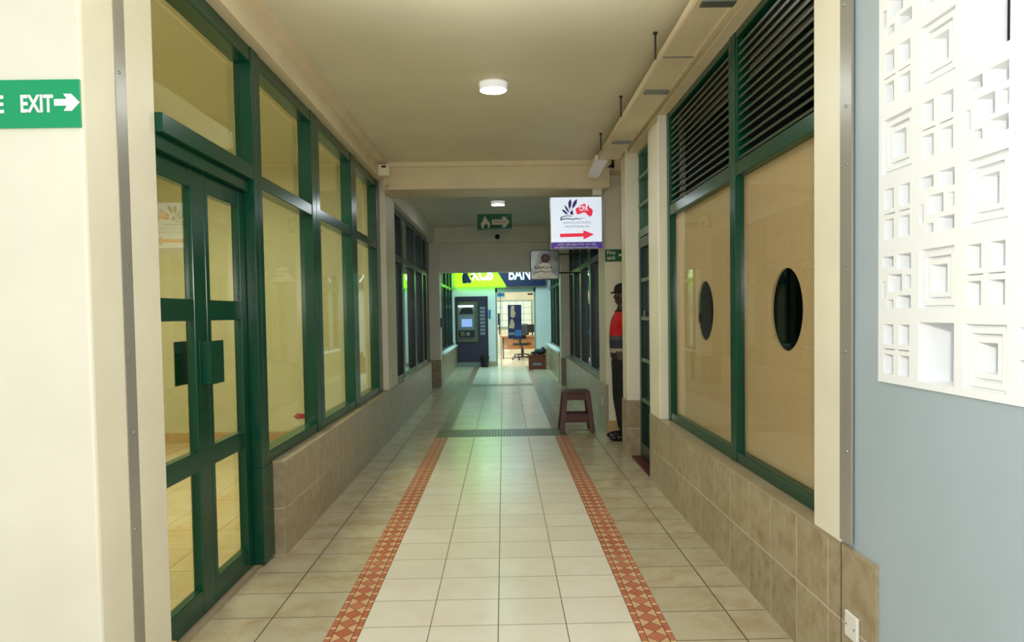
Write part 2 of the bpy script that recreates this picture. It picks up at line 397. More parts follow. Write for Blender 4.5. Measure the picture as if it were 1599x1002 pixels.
tb = root('trim_5', (0, 11.6, 2.75), kind='structure')
struct('fascia', B(-1.62, -1.30, 9.05, 14.36, 2.78, CZ), 'cream_paint', tb)
struct('fascia', B(1.20, 1.60, 9.2, 14.36, 2.78, CZ), 'cream_paint', tb)
struct('fascia', B(-1.62, -1.27, 14.8, 19.9, 2.70, CZ).box(1.14, 1.6, 14.8, 19.9, 2.70, CZ), 'white_paint', tb)

# ------------------------------------------------------------------ left side walls
w = root('wall_left', (-1.4, 2.8, 0), kind='structure')
struct('facade', B(-6.0, -1.39, 2.52, 3.045, 0, 4.2), 'cream_paint', w, 0.012)
struct('skirting', B(-1.41, -1.378, 2.53, 3.055, 0, 0.065), 'skirting_tile', w)
struct('facade_top', B(-1.5, 1.5, 2.53, 2.66, CZ + 0.15, 4.2), 'cream_paint', w)
t = root('trim_6', (-1.385, 2.77, 0), kind='structure')
struct('joint_strip', B(-1.392, -1.386, 2.732, 2.808, 0.0, CZ), 'steel_strip', t)
m = MB()
for z in (0.28, 0.62, 0.98, 1.28, 1.6, 1.92, 2.3, 2.6): m.sphere((-1.386, 2.77 + random.uniform(-.015, .015), z), 0.006, n=8)
struct('screw', m, 'galvanised', t)
def low_wall(name, x0, x1, xl, y0, y1, mat='tile_wall', h=0.56):
    """tiled low wall; xl is where the window frame begins so the ledge shows in front of it"""
    r = root(name, ((x0 + x1) / 2, (y0 + y1) / 2, 0), kind='structure')
    struct('tiled_face', B(x0, x1, y0, y1, 0, h - 0.012), mat, r)
    struct('ledge', B(x0, x1, y0, y1, h - 0.012, h), 'tile_ledge', r)
    return r
low_wall('wall_left_low', -1.50, -1.30, -1.36, 4.34, 9.05)
low_wall('wall_left_low_far', -1.50, -1.30, -1.36, 9.05, 13.3)
low_wall('wall_left_low_bank', -1.50, -1.25, -1.36, 15.3, 19.9)
struct('wall_left_pillar', B(-1.50, -1.30, 8.36, 9.05, 0.56, CZ), 'cream_paint', None, 0.006)
t = root('wall_left_pilaster', (-1.28, 14.55, 0), kind='structure')
struct('shaft', B(-1.6, -1.225, 14.37, 14.79, 0.53, CZ), 'cream_paint', t)
struct('tiled_base', B(-1.6, -1.215, 14.35, 14.81, 0, 0.53), 'tile_wall', t)
struct('wall_shop', B(-5.6, -1.50, 8.42, 8.6, 0, CZ).box(-5.75, -5.6, 2.53, 8.6, 0, CZ), 'shop_wall')
struct('baseboard_shop', B(-5.6, -1.52, 8.40, 8.42, 0, 0.11), 'skirting_tile')
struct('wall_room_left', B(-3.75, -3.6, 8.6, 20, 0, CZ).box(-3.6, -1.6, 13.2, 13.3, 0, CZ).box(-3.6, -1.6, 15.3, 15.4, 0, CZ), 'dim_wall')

# ------------------------------------------------------------------ right side walls
low_wall('wall_right_low', 1.20, 1.42, 1.28, 2.636, 6.13)
low_wall('wall_right_low_near', 1.20, 1.42, 1.28, 2.38, 2.622)
low_wall('wall_right_low_far', 1.175, 1.45, 1.27, 8.6, 14.2)
low_wall('wall_right_low_bank', 1.14, 1.45, 1.27, 15.4, 19.9)
struct('trim_7', B(1.204, 1.42, 2.62, 2.638, 0.0, 0.556), 'black_gap')
w = root('wall_right_pillar', (1.3, 2.75, 0.56), kind='structure')
struct('shaft', B(1.20, 1.50, 2.636, 2.86, 0.56, 3.9), 'cream_paint', w, 0.004)
struct('wall_right_pier', B(1.205, 1.42, 5.74, 6.13, 0.56, 2.92), 'cream_paint', None, 0.006)
w = root('wall_right_passage_pier', (1.2, 7.2, 0), kind='structure')
struct('shaft', B(1.178, 1.46, 7.105, 7.355, 0.55, 2.97), 'cream_paint', w, 0.004)
struct('tiled_base', B(1.168, 1.46, 7.095, 7.365, 0, 0.55), 'tile_wall', w)
w = root('wall_right_passage', (1.2, 8.7, 0), kind='structure')
struct('end_wall', B(1.185, 5.0, 8.6, 9.2, 0.56, CZ).box(1.42, 5.0, 8.6, 9.2, 0, 0.56), 'cream_paint', w)
struct('end_wall_foot', B(1.21, 1.45, 8.592, 8.605, 0.0, 0.56), 'cream_paint', w)
struct('skirting', B(1.19, 5.0, 8.575, 8.592, 0, 0.14), 'skirting_tile', w)
struct('side_wall', B(1.46, 5.0, 7.11, 7.35, 0, CZ), 'cream_paint', w)
struct('far_end', B(5.0, 5.1, 7.1, 9.2, 0, CZ), 'cream_paint', w)
t = root('wall_right_pilaster', (1.2, 14.5, 0), kind='structure')
struct('shaft', B(1.115, 1.6, 14.37, 14.79, 0.53, CZ), 'cream_paint', t)
struct('tiled_base', B(1.105, 1.6, 14.35, 14.81, 0, 0.53), 'tile_wall', t)
struct('wall_room_right', B(3.6, 3.75, 2.5, 7.11, 0, CZ).box(1.5, 3.6, 2.5, 2.66, 0, CZ).box(1.5, 3.6, 6.0, 6.12, 0, CZ), 'dark_room')
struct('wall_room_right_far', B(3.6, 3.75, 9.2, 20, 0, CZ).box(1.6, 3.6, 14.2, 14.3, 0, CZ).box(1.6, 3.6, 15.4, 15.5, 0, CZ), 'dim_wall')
t = root('trim_8', (1.21, 2.59, 0.57), kind='structure')
struct('joint_strip', B(1.198, 1.206, 2.548, 2.634, 0.575, 3.9), 'steel_strip', t)
m = MB()
for z in (0.9, 1.25, 1.55, 1.9, 2.1, 2.45): m.sphere((1.198, 2.59 + random.uniform(-.015, .015), z), 0.006, n=8)
struct('screw', m, 'galvanised', t)
# grey facade with the breeze block screen set in it
w = root('wall_right_screen', (1.25, 1.5, 0), kind='structure')
struct('grey_wall', B(1.212, 1.40, 2.376, 2.64, 0.0, 3.9).box(1.212, 1.40, -1.0, 2.376, 0.0, 1.165), 'grey_paint', w)
G = 0.2105
def block(m, kind, y_far, z0):
    g = G
    if kind == 'F': rects = [((a, b, c, d), None) for a, b in ((0.033, 0.092), (0.123, 0.182)) for c, d in ((0.028, 0.09), (0.122, 0.184))] + [((0.03, 0.1, 0.104, 0.108), 0.012), ((0.112, 0.182, 0.104, 0.108), 0.012)]
    elif kind == 'C': rects = [((0.022, 0.19, 0.022, 0.19), 0.014), ((0.030, 0.182, 0.030, 0.182), 0.006), ((0.045, 0.167, 0.045, 0.167), 0.020), ((0.053, 0.159, 0.053, 0.159), 0.010), ((0.066, 0.144, 0.066, 0.144), None)]
    elif kind == 'P': rects = [((0.022, 0.092, 0.152, 0.185), None), ((0.112, 0.19, 0.140, 0.187), None), ((0.158, 0.19, 0.083, 0.122), None), ((0.112, 0.19, 0.024, 0.062), None), ((0.055, 0.092, 0.024, 0.05), None), ((0.022, 0.045, 0.055, 0.108), None), ((0.062, 0.140, 0.075, 0.128), None)]
    else: rects = [((0.02, 0.192, 0.02, 0.192), None)]
    us = sorted({0, g} | {v for r, _ in rects for v in r[:2]}); vz = sorted({0, g} | {v for r, _ in rects for v in r[2:]})
    for i in range(len(us) - 1):
        for j in range(len(vz) - 1):
            uc, vc = (us[i] + us[i + 1]) / 2, (vz[j] + vz[j + 1]) / 2; d = 0.0
            for (a, b, c, e), dep in rects:
                if a < uc < b and c < vc < e: d = dep
            if d is None: continue
            m.box(1.205 + d, 1.315, y_far - us[i + 1], y_far - us[i], z0 + vz[j], z0 + vz[j + 1])
rows = ['FOCPFC', 'PCFCPF', 'FPCFFC', 'CFPCFP', 'FCOFPC', 'PFOCFF', 'CPOFCP', 'FCFPCF']
m = MB()
for r_, row in enumerate(rows):
    for c_, k in enumerate(row): block(m, k, 2.376 - c_ * G, 1.165 + r_ * G)
struct('breeze_blocks', m, 'block_white', w)
struct('screen_jamb', B(1.205, 1.40, 0.9, 2.376 - 6 * G, 1.165, 2.86), 'block_white', w)
struct('wall_yard', B(2.6, 2.8, -1.0, 2.5, 0, 1.25), 'tan_far')
struct('wall_yard_white', B(1.9, 2.6, 2.4, 2.5, 0, 3.5), 'white_paint')

# ------------------------------------------------------------------ windows and doors
def panel_window(name, xg, xf, ys, y0, y1, zs, glassmat, frame='green_frame', pane_skip=(), pw=0.03):
    """glazed screen in a plane of constant x: ys are (start, end) of uprights, zs the (start, end) of rails"""
    r = root(name, (xg, (y0 + y1) / 2, zs[0][0]), kind='structure')
    s = 1 if xf > xg else -1
    for a, b in ys:
        mid = (a + b) / 2
        o = MB().box(xg - s * 0.03, xf, a, mid - 0.003, zs[0][0], zs[-1][1]).box(xg - s * 0.03, xf, mid + 0.003, b, zs[0][0], zs[-1][1]).box(xg - s * 0.03, xf - s * 0.012, mid - 0.003, mid + 0.003, zs[0][0], zs[-1][1]).build('post', frame, r, bevel=0.004)
    for a, b in zs: B(xg - s * 0.028, xf - s * 0.004, y0 + 0.006, y1 - 0.006, a + 0.001, b - 0.001).build('rail', frame, r, bevel=0.004)
    edges = [y0] + [v for p in ys for v in p] + [y1]
    for i in range(0, len(edges) - 1, 2):
        a, b = edges[i], edges[i + 1]
        if b - a < 0.03: continue
        for j in range(len(zs) - 1):
            if (i // 2, j) in pane_skip: continue
            B(xg - 0.003, xg + 0.003, a - 0.005, b + 0.005, zs[j][1] - 0.005, zs[j + 1][0] + 0.005).build('pane', glassmat, r)
    return r
# left shopfront
panel_window('window_1', -1.43, -1.362, [(4.14, 4.28), (5.40, 5.63), (6.80, 7.03), (8.12, 8.35)], 4.14, 8.36, [(0.56, 0.63), (2.13, 2.21), (2.80, 2.885)], 'shop_glass')
wn = root('window_2', (-1.43, 3.6, 2.1), kind='structure')            # light over the doors
B(-1.47, -1.362, 3.04, 4.13, 2.155, 2.235).build('rail', 'green_frame', wn, bevel=0.004)
B(-1.47, -1.39, 3.04, 4.13, 2.09, 2.155).build('door_head', 'green_frame', wn, bevel=0.004)
B(-1.47, -1.366, 3.04, 4.13, 2.80, 2.885).build('rail', 'green_frame', wn, bevel=0.004)
B(-1.433, -1.427, 3.04, 4.14, 2.23, 2.805).build('pane', 'shop_glass', wn)
struct('trim_9', B(-1.47, -1.38, 3.045, 4.34, 0.0, 0.012), 'tile_ledge')
B(-1.46, -1.362, 4.14, 4.335, 0.012, 0.56).build('door_post', 'green_frame', bpy.data.objects['window_1'], bevel=0.004)
def leaf(name, y0, y1, sl, sr, handle):
    r = root(name, (-1.44, (y0 + y1) / 2, 0), kind='structure')
    x0, x1 = -1.465, -1.42
    B(x0, x1, y0, y0 + sl, 0.015, 2.088).build('stile', 'green_frame', r, bevel=0.004)
    B(x0, x1, y1 - sr, y1, 0.015, 2.088).build('stile', 'green_frame', r, bevel=0.004)
    for a, b in ((0.015, 0.135), (0.69, 0.785), (1.39, 1.49), (2.0, 2.088)): B(x0, x1 - 0.002, y0 + sl, y1 - sr, a, b).build('rail', 'green_frame', r, bevel=0.003)
    for a, b in ((0.13, 0.695), (0.78, 1.395), (1.485, 2.005)):
        B(-1.446, -1.440, y0 + sl - 0.01, y1 - sr + 0.01, a, b).build('pane', 'shop_glass', r)
    if handle:
        for x, k, lo in ((-1.42, 1, 3.50), (-1.465, -1, 3.56)):
            h = MB()
            if k > 0: h.box(x, x + 0.05, lo, lo + 0.004, 1.09, 1.295).box(x + 0.046, x + 0.05, lo, lo + 0.145, 1.09, 1.295).box(x, x + 0.004, lo - 0.03, lo, 1.09, 1.295)
            else: h.box(x, x - 0.045, lo, lo + 0.004, 1.09, 1.295).box(x - 0.041, x - 0.045, lo - 0.15, lo, 1.09, 1.295)
            h.build('push_handle', 'green_frame', r, bevel=0.0015)
        MB().cyl((-1.42, 3.545, 0.98), (-1.412, 3.545, 0.98), 0.010).build('lock', 'dark_steel', r)
    return r
leaf('door_1', 3.585, 4.13, 0.045, 0.075, None)
leaf('door_2', 3.0, 3.58, 0.08, 0.14, 'both')
# right boarded window with louvres
r = panel_window('window_3', 1.305, 1.272, [(2.84, 2.90), (4.06, 4.155), (5.66, 5.74)], 2.84, 5.74, [(0.56, 0.625), (2.125, 2.205), (2.86, 2.905)], 'clear_glass', pane_skip=((1, 1), (2, 1)))
def board(y0, y1, yc_):
    bm = bmesh.new(); n = 48; x = 1.322; rad = 0.195; zc = 1.40; z0, z1 = 0.60, 2.15
    rim = [(yc_ + rad * math.cos(2 * math.pi * k / n), zc + rad * math.sin(2 * math.pi * k / n)) for k in range(n)]
    def outer(k):
        t = 2 * math.pi * k / n; c, s = math.cos(t), math.sin(t)
        ty = ((y1 - yc_) if c > 0 else (y0 - yc_)) / c if abs(c) > 1e-6 else 1e9
        tz = ((z1 - zc) if s > 0 else (z0 - zc)) / s if abs(s) > 1e-6 else 1e9
        q = min(ty, tz); return (yc_ + q * c, zc + q * s)
    for xx in (x, x + 0.012):
        I = [bm.verts.new((xx, *p)) for p in rim]; O = [bm.verts.new((xx, *outer(k))) for k in range(n)]
        cs = [(y1, z1), (y0, z1), (y0, z0), (y1, z0)]; C4 = [bm.verts.new((xx, *c)) for c in cs]
        for k in range(n):
            k2 = (k + 1) % n; po, pn = outer(k), outer(k2); f = [I[k], I[k2], O[k2]]
            if abs(po[0] - pn[0]) > 1e-6 and abs(po[1] - pn[1]) > 1e-6:
                for ci, c in enumerate(cs):
                    if (abs(po[0] - c[0]) < 1e-5 or abs(po[1] - c[1]) < 1e-5) and (abs(pn[0] - c[0]) < 1e-5 or abs(pn[1] - c[1]) < 1e-5): f.append(C4[ci])
            f.append(O[k]); bm.faces.new(f)
        if xx == x: I0 = I
        else:
            for k in range(n): bm.faces.new((I0[k], I0[(k + 1) % n], I[(k + 1) % n], I[k]))
    mb = MB(); mb.bm.free(); mb.bm = bm
    return mb
board(2.90, 4.07, 3.46).build('backing_board', 'board', r)
board(4.145, 5.67, 4.86).build('backing_board', 'board', r)
for a, b in ((2.90, 4.06), (4.155, 5.66)):
    m = MB()
    z = 2.225
    while z < 2.86:
        m.quad_box([(1.283, a, z + 0.003), (1.287, a, z - 0.009), (1.287, b, z - 0.009), (1.283, b, z + 0.003), (1.335, a, z + 0.030), (1.34, a, z + 0.026), (1.34, b, z + 0.026), (1.335, b, z + 0.030)]); z += 0.0455
    m.build('louvre_slats', 'louvre_slat', r)
    B(1.278, 1.345, a, a + 0.03, 2.205, 2.86).build('louvre_jamb', 'green_frame', r); B(1.278, 1.345, b - 0.03, b, 2.205, 2.86).build('louvre_jamb', 'green_frame', r)
# green barred door in the right recess
r = root('door_3', (1.31, 6.6, 0), kind='structure')
B(1.30, 1.36, 6.13, 6.19, 0.02, 2.09).build('stile', 'green_dark', r, bevel=0.004); B(1.30, 1.36, 7.02, 7.10, 0.02, 2.09).build('stile', 'green_dark', r, bevel=0.004)
B(1.30, 1.36, 6.19, 7.02, 2.0, 2.09).build('rail', 'green_dark', r, bevel=0.004); B(1.30, 1.36, 6.19, 7.02, 0.02, 0.16).build('rail', 'green_dark', r, bevel=0.004)
B(1.345, 1.355, 6.19, 7.02, 0.1, 2.02).build('sheet_panel', 'green_dark', r)
for z in (0.55, 0.93, 1.32, 1.68): B(1.305, 1.345, 6.19, 7.02, z, z + 0.035).build('cross_bar', 'green_bar', r)
B(1.29, 1.30, 6.78, 6.84, 1.36, 1.41).build('hasp', 'galvanised', r)
struct('trim_10', B(1.215, 1.40, 6.13, 7.10, 0.0, 0.02), 'maroon')
r = root('window_4', (1.31, 6.6, 2.1), kind='structure')
for a, b in ((2.10, 2.17), (2.38, 2.41), (2.64, 2.67), (2.87, 2.90)): B(1.30, 1.36, 6.13, 7.10, a, b).build('rail', 'green_bar', r)
for a in (6.13, 6.60, 7.06): B(1.305, 1.355, a, a + 0.03, 2.17, 2.88).build('bar', 'green_bar', r)
B(1.345, 1.351, 6.13, 7.10, 2.15, 2.89).build('pane', 'dark_glass', r)
# further windows
panel_window('window_5', -1.42, -1.36, [(9.06, 9.16), (10.06, 10.24), (11.46, 11.64), (12.55, 12.70), (13.18, 13.3)], 9.05, 13.3, [(0.56, 0.62), (2.10, 2.18), (2.70, 2.78)], 'dark_glass', 'green_dark')
panel_window('window_6', 1.33, 1.268, [(9.2, 9.32), (10.75, 10.93), (12.1, 12.28), (13.3, 13.45), (14.1, 14.2)], 9.2, 14.2, [(0.56, 0.62), (2.10, 2.18), (2.70, 2.78)], 'dark_glass', 'green_dark')
panel_window('window_7', -1.40, -1.33, [(15.3, 15.42), (16.3, 16.45), (17.4, 17.55), (18.4, 18.55), (19.3, 19.45)], 15.3, 19.9, [(0.60, 0.65), (2.02, 2.09), (2.64, 2.70)], 'dark_glass', 'green_dark')
panel_window('window_8', 1.31, 1.24, [(15.4, 15.52), (16.3, 16.45), (17.4, 17.55), (18.4, 18.55), (19.3, 19.45)], 15.4, 19.9, [(0.60, 0.65), (2.02, 2.09), (2.64, 2.70)], 'dark_glass', 'green_dark')
struct('trim_11', B(-1.40, -1.235, 15.29, 19.9, 0.56, 0.60).box(1.125, 1.31, 15.39, 19.9, 0.56, 0.60), 'white_paint')
for nm, x, y0, y1 in (('door_4', -1.46, 13.3, 14.35), ('door_5', 1.36, 14.2, 14.36), ('door_6', -1.46, 14.81, 15.3), ('door_7', 1.36, 14.81, 15.4)):
    r = root(nm, (x, (y0 + y1) / 2, 0), kind='structure')
    B(x - 0.03, x + 0.03, y0, y1, 0, 2.2).build('door_panel', 'green_dark', r); B(x - 0.04, x + 0.04, y0, y1, 2.2, CZ).build('over_panel', 'green_dark', r)

# ------------------------------------------------------------------ bank front
w = root('wall_back', (0, 20, 0), kind='structure')
struct('white_front', B(-1.6, -1.28, 19.9, 20.1, 0, CZ).box(-1.28, -0.41, 19.9, 20.1, 1.88, CZ).box(-0.41, -0.21, 19.9, 20.1, 0, CZ).box(-0.21, 0.87, 19.9, 20.1, 2.10, CZ).box(0.87, 1.6, 19.9, 20.1, 0, CZ), 'white_paint', w)
struct('tiled_foot', B(-0.415, -0.205, 19.885, 19.9, 0, 0.13).box(0.90, 1.14, 19.885, 19.9, 0, 0.45), 'tile_wall', w)
r = root('door_8', (0.33, 20, 0), kind='structure')
for a in (-0.21, 0.825): B(a, a + 0.045, 19.95, 20.02, 0, 2.1).build('frame', 'alu_frame', r)
B(-0.21, 0.87, 19.95, 20.02, 1.98, 2.10).build('frame', 'alu_frame', r)
B(-0.165, 0.825, 19.982, 19.988, 0.01, 1.98).build('pane', 'clear_glass', r)
B(-0.085, -0.07, 19.96, 20.0, 0.0, 1.98).build('leaf_edge', 'dark_steel', r)
MB().cyl((-0.11, 19.95, 0.85), (-0.11, 19.95, 1.35), 0.014).build('pull_handle', 'dark_steel', r)
struct('wall_bank_hall', B(-3, 4, 26.1, 26.3, 0, CZ).box(-3.1, -3, 20, 26.3, 0, CZ).box(4, 4.1, 20, 26.3, 0, CZ), 'cream_paint')
r = root('window_9', (0.3, 26.08, 1), kind='structure')
B(-0.35, 1.02, 26.04, 26.1, 0.9, 1.88).build('frame', 'alu_frame', r)
B(-0.30, 0.97, 26.03, 26.05, 0.95, 1.83).build('pane', 'daylight_pane', r)
m = MB()
for k in range(1, 5): m.box(-0.3 + k * 0.25, -0.285 + k * 0.25, 26.02, 26.04, 0.95, 1.83)
for k in range(1, 4): m.box(-0.3, 0.97, 26.02, 26.04, 0.95 + k * 0.22, 0.962 + k * 0.22)
m.build('grille', 'alu_frame', r)
# fascia sign
S = tag(root('bank_sign', (-0.1, 19.75, 2.13), 0, 0), 'long lime green and navy bank sign over the far end of the corridor', 'sign')
y0 = 19.74
MB().prism([(-1.27, 2.135), (0.085, 2.135), (-0.28, 2.75), (-1.27, 2.75)], y0, 19.9).build('lime_panel', 'lime_face', S)
MB().prism([(0.087, 2.135), (1.13, 2.135), (1.13, 2.75), (-0.278, 2.75)], y0 + 0.01, 19.9).build('navy_panel', 'navy_sign', S)
text('lettering', 'KCB', 0.4, 'lime_white', S, (-0.54, y0 - 0.002, 2.465), width=0.56, height=0.33, bold=0.012)
text('lettering', 'BANK', 0.4, 'bank_white', S, (0.56, y0 + 0.006, 2.465), width=0.80, height=0.33, bold=0.008)
lion = [(-1.07, 2.22), (-0.96, 2.22), (-0.93, 2.25), (-0.90, 2.21), (-0.84, 2.24), (-0.83, 2.30), (-0.87, 2.33), (-0.90, 2.42), (-0.93, 2.46), (-0.91, 2.50), (-0.87, 2.55), (-0.88, 2.61), (-0.93, 2.66), (-1.0, 2.68), (-1.06, 2.64), (-1.07, 2.60), (-1.10, 2.57), (-1.07, 2.55), (-1.10, 2.50), (-1.05, 2.49), (-1.07, 2.44), (-1.08, 2.36)]
MB().prism(lion, y0 - 0.006, y0).build('emblem', 'navy_sign', S)
MB().prism([(-0.86, 2.41), (-0.80, 2.46), (-0.76, 2.44), (-0.80, 2.42), (-0.75, 2.38), (-0.80, 2.39), (-0.83, 2.36)], y0 - 0.006, y0).build('emblem', 'navy_sign', S)
# cash machine
A = tag(root('cash_machine', (-0.85, 19.85, 0), 0, 0), 'dark navy cash machine with lit screen in the far wall', 'cash machine')
B(-1.28, -0.412, 19.86, 20.0, 0.13, 1.88).build('surround_panel', 'navy_panel', A)
B(-1.27, -0.42, 19.87, 20.0, 0.0, 0.13).build('plinth', 'atm_grey', A)
m = MB().box(-1.22, -0.69, 19.82, 19.86, 0.67, 0.73).box(-1.22, -0.69, 19.82, 19.86, 1.66, 1.74).box(-0.76, -0.69, 19.82, 19.86, 0.73, 1.66).box(-1.24, -1.20, 19.82, 19.86, 0.67, 1.74)
m.build('surround_frame', 'atm_frame', A)
B(-1.20, -0.76, 19.855, 19.87, 0.73, 1.66).build('fascia', 'atm_grey', A)
B(-1.20, -0.80, 19.80, 19.86, 1.60, 1.64).build('lamp_bar', 'atm_lamp', A)
MB().prism([(-1.18, 1.42), (-0.80, 1.42), (-0.82, 1.56), (-0.95, 1.59), (-1.10, 1.57)], 19.835, 19.855).build('hood', 'black_plastic', A)
B(-1.12, -0.84, 19.84, 19.856, 1.07, 1.28).build('screen', 'screen_blue', A)
B(-1.19, -0.78, 19.79, 19.856, 0.80, 0.98).build('keypad_shelf', 'black_plastic', A)
B(-1.15, -1.04, 19.785, 19.80, 0.83, 0.95).build('card_slot', 'atm_frame', A)
B(-0.99, -0.90, 19.785, 19.80, 0.84, 0.93).build('keypad', 'atm_grey', A)
for k in range(8):
    z = 1.60 - k * 0.097
    B(-0.625, -0.49, 19.852, 19.86, z - 0.07, z).build('sticker', 'sticker', A)
o = B(-0.395, -0.335, 19.86, 19.9, 1.30, 1.52).build('card_reader', 'sign_green', None, bevel=0.004)
o.data.materials[0] = MATS['blue_print']
tag(o, 'small pale blue box on the white pillar beside the glass bank door', 'card reader')
# bin
b = tag(root('waste_bin', (-0.51, 19.66, 0), 0, 0), 'small black waste bin on the floor below the cash machine', 'bin')
MB().lathe((-0.51, 19.66, 0), [(0.095, 0.0), (0.12, 0.27), (0.11, 0.27), (0.088, 0.02)], 20).build('body', 'black_plastic', b, smooth=False)
MB().lathe((-0.51, 19.66, 0.262), [(0.117, 0), (0.126, 0.004), (0.126, 0.018), (0.11, 0.018)], 20).build('rim', 'dark_steel', b)
# poster and notices on the glass door
p = tag(root('poster', (0.30, 19.97, 0.73), 0, 0), 'tall navy poster with peach figure on the glass bank door', 'poster')
B(0.12, 0.485, 19.972, 19.978, 0.73, 1.64).build('sheet', 'navy_sign', p)
MB().prism([(0.19, 1.32), (0.25, 1.29), (0.30, 1.31), (0.33, 1.42), (0.29, 1.50), (0.30, 1.60), (0.24, 1.63), (0.20, 1.58)], 19.968, 19.972).build('printed_figure', 'peach', p)
MB().prism([(0.14, 1.02), (0.28, 1.0), (0.30, 1.1), (0.26, 1.25), (0.20, 1.25), (0.17, 1.12)], 19.968, 19.972).build('printed_figure', 'peach', p)
B(0.13, 0.30, 19.968, 19.972, 0.83, 0.90).build('printed_panel', 'sticker', p); B(0.31, 0.475, 19.968, 19.972, 0.80, 0.97).build('printed_panel', 'blue_print', p)
p = tag(root('door_notice', (-0.06, 19.97, 1.82), 0, 0), 'small blue and white notice at the top left of the bank door', 'notice')
B(-0.16, 0.04, 19.972, 19.978, 1.83, 1.965).build('sheet', 'blue_print', p); B(-0.155, 0.035, 19.969, 19.972, 1.835, 1.865).build('white_stripe', 'white_ink', p)
tag(B(0.66, 0.80, 19.972, 19.978, 1.90, 1.945).build('door_plate', 'dark_steel'), 'small dark plate at the top right of the bank door', 'plate')
tag(B(-0.155, -0.095, 19.974, 19.98, 1.10, 1.42).build('wall_notice', 'slate_ink'), 'dark upright notice on the left edge of the bank door', 'notice')
# furniture in the bank hall
d = tag(root('office_desk', (0.5, 23.4, 0), 0, 0), 'light brown wooden desk seen through the glass bank door', 'desk')
B(-0.10, 1.5, 23.05, 23.75, 0.67, 0.71).build('desk_top', 'desk_wood', d, bevel=0.006)
B(-0.06, 1.46, 23.10, 23.13, 0.30, 0.67).build('modesty_panel', 'desk_wood', d)
for x, y in ((-0.02, 23.12), (1.42, 23.12), (-0.02, 23.68), (1.42, 23.68)): B(x - 0.025, x + 0.025, y - 0.025, y + 0.025, 0, 0.67).build('leg', 'dark_steel', d)
mo = tag(root('computer_monitor', (0.92, 23.45, 0.71), 0, 0), 'black computer monitor standing on the bank desk', 'monitor')
B(0.74, 1.08, 23.44, 23.47, 0.80, 1.06).build('screen_back', 'black_plastic', mo, bevel=0.005); B(0.89, 0.93, 23.46, 23.49, 0.71, 0.86).build('neck', 'black_plastic', mo); B(0.82, 1.0, 23.38, 23.54, 0.71, 0.72).build('foot', 'black_plastic', mo)
ch = tag(root('office_chair', (0.62, 24.1, 0), 0, 0), 'black swivel office chair behind the bank desk', 'chair')
MB().prism([(0.42, 0.62), (0.82, 0.62), (0.84, 0.98), (0.78, 1.07), (0.46, 1.07), (0.40, 0.98)], 24.30, 24.36).build('backrest', 'black_plastic', ch, bevel=0.015)
B(0.39, 0.85, 23.88, 24.32, 0.44, 0.52).build('seat', 'black_plastic', ch, bevel=0.02); MB().cyl((0.62, 24.1, 0.08), (0.62, 24.1, 0.44), 0.03).build('column', 'dark_steel', ch)
B(0.60, 0.64, 24.26, 24.33, 0.46, 0.7).build('back_bar', 'dark_steel', ch)
for k in range(5):
    t = 2 * math.pi * k / 5 + 0.3
    lg = MB().bar((0.62, 24.1, 0.10), (0.62 + 0.28 * math.cos(t), 24.1 + 0.28 * math.sin(t), 0.075), 0.04, 0.03).build('foot_arm', 'dark_steel', ch)
    MB().sphere((0.62 + 0.28 * math.cos(t), 24.1 + 0.28 * math.sin(t), 0.03), 0.03, n=10).build('castor', 'black_plastic', lg)
ch2 = dup(ch, (0.55, 22.55, 0), 'black swivel office chair in front of the bank desk, near the door')
ch2.rotation_euler.z = math.pi * 0.9
# wooden box and bag
bx = tag(root('wooden_box', (0.83, 18.6, 0), 0, 0), 'reddish brown wooden box on the floor right of the bank door', 'box')
m = MB().box(0.62, 1.05, 18.55, 18.57, 0.0, 0.35).box(0.62, 1.05, 18.83, 18.85, 0, 0.35).box(0.62, 0.64, 18.57, 18.83, 0, 0.35).box(1.03, 1.05, 18.57, 18.83, 0, 0.35).box(0.64, 1.03, 18.57, 18.83, 0, 0.02)
m.build('body', 'box_wood', bx); B(0.61, 1.06, 18.54, 18.86, 0.35, 0.37).build('lid', 'box_wood', bx, bevel=0.004); B(0.72, 0.94, 18.545, 18.55, 0.10, 0.165).build('paper_label', 'sticker', bx)
m = MB().sphere((0.90, 18.70, 0.435), 0.066, (2.4, 1.7, 1.0), 20).sphere((0.99, 18.72, 0.46), 0.07, (1.0, 1.3, 1.3), 16).sphere((0.76, 18.69, 0.41), 0.04, (2.2, 2.0, 1.0), 16)
for v in m.bm.verts: v.co.z = max(v.co.z, 0.371); v.co.z += 0.008 * math.sin(40 * v.co.x) * (v.co.z > 0.38)
tag(m.build('cloth_bag', 'bag_cloth', smooth=True), 'dark slumped cloth bag lying on the wooden box', 'bag')

# ------------------------------------------------------------------ lamps
L1 = tag(root('ceiling_lamp', (-0.047, 5.45, CZ), 0, 0), 'round white ceiling lamp nearest the viewer, before the first beam', 'lamp', 'round ceiling lamps')
MB().lathe((-0.047, 5.45, CZ - 0.012), [(0.108, 0.012), (0.112, 0.004), (0.112, 0.0), (0.10, 0.0)], 40).build('base_ring', 'white_plastic', L1)
MB().lathe((-0.047, 5.45, CZ - 0.062), [(0.096, 0.0), (0.099, 0.006), (0.099, 0.05)], 40).build('housing', 'lamp_housing', L1, smooth=False)
MB().lathe((-0.047, 5.45, CZ - 0.0655), [(0.07, 0.0), (0.088, 0.0015), (0.093, 0.0032)], 40).build('diffuser', 'lamp_diffuser', L1)
dup(L1, (-0.055, 11.1, CZ), 'round white ceiling lamp beyond the first beam, over the hanging fire exit sign')

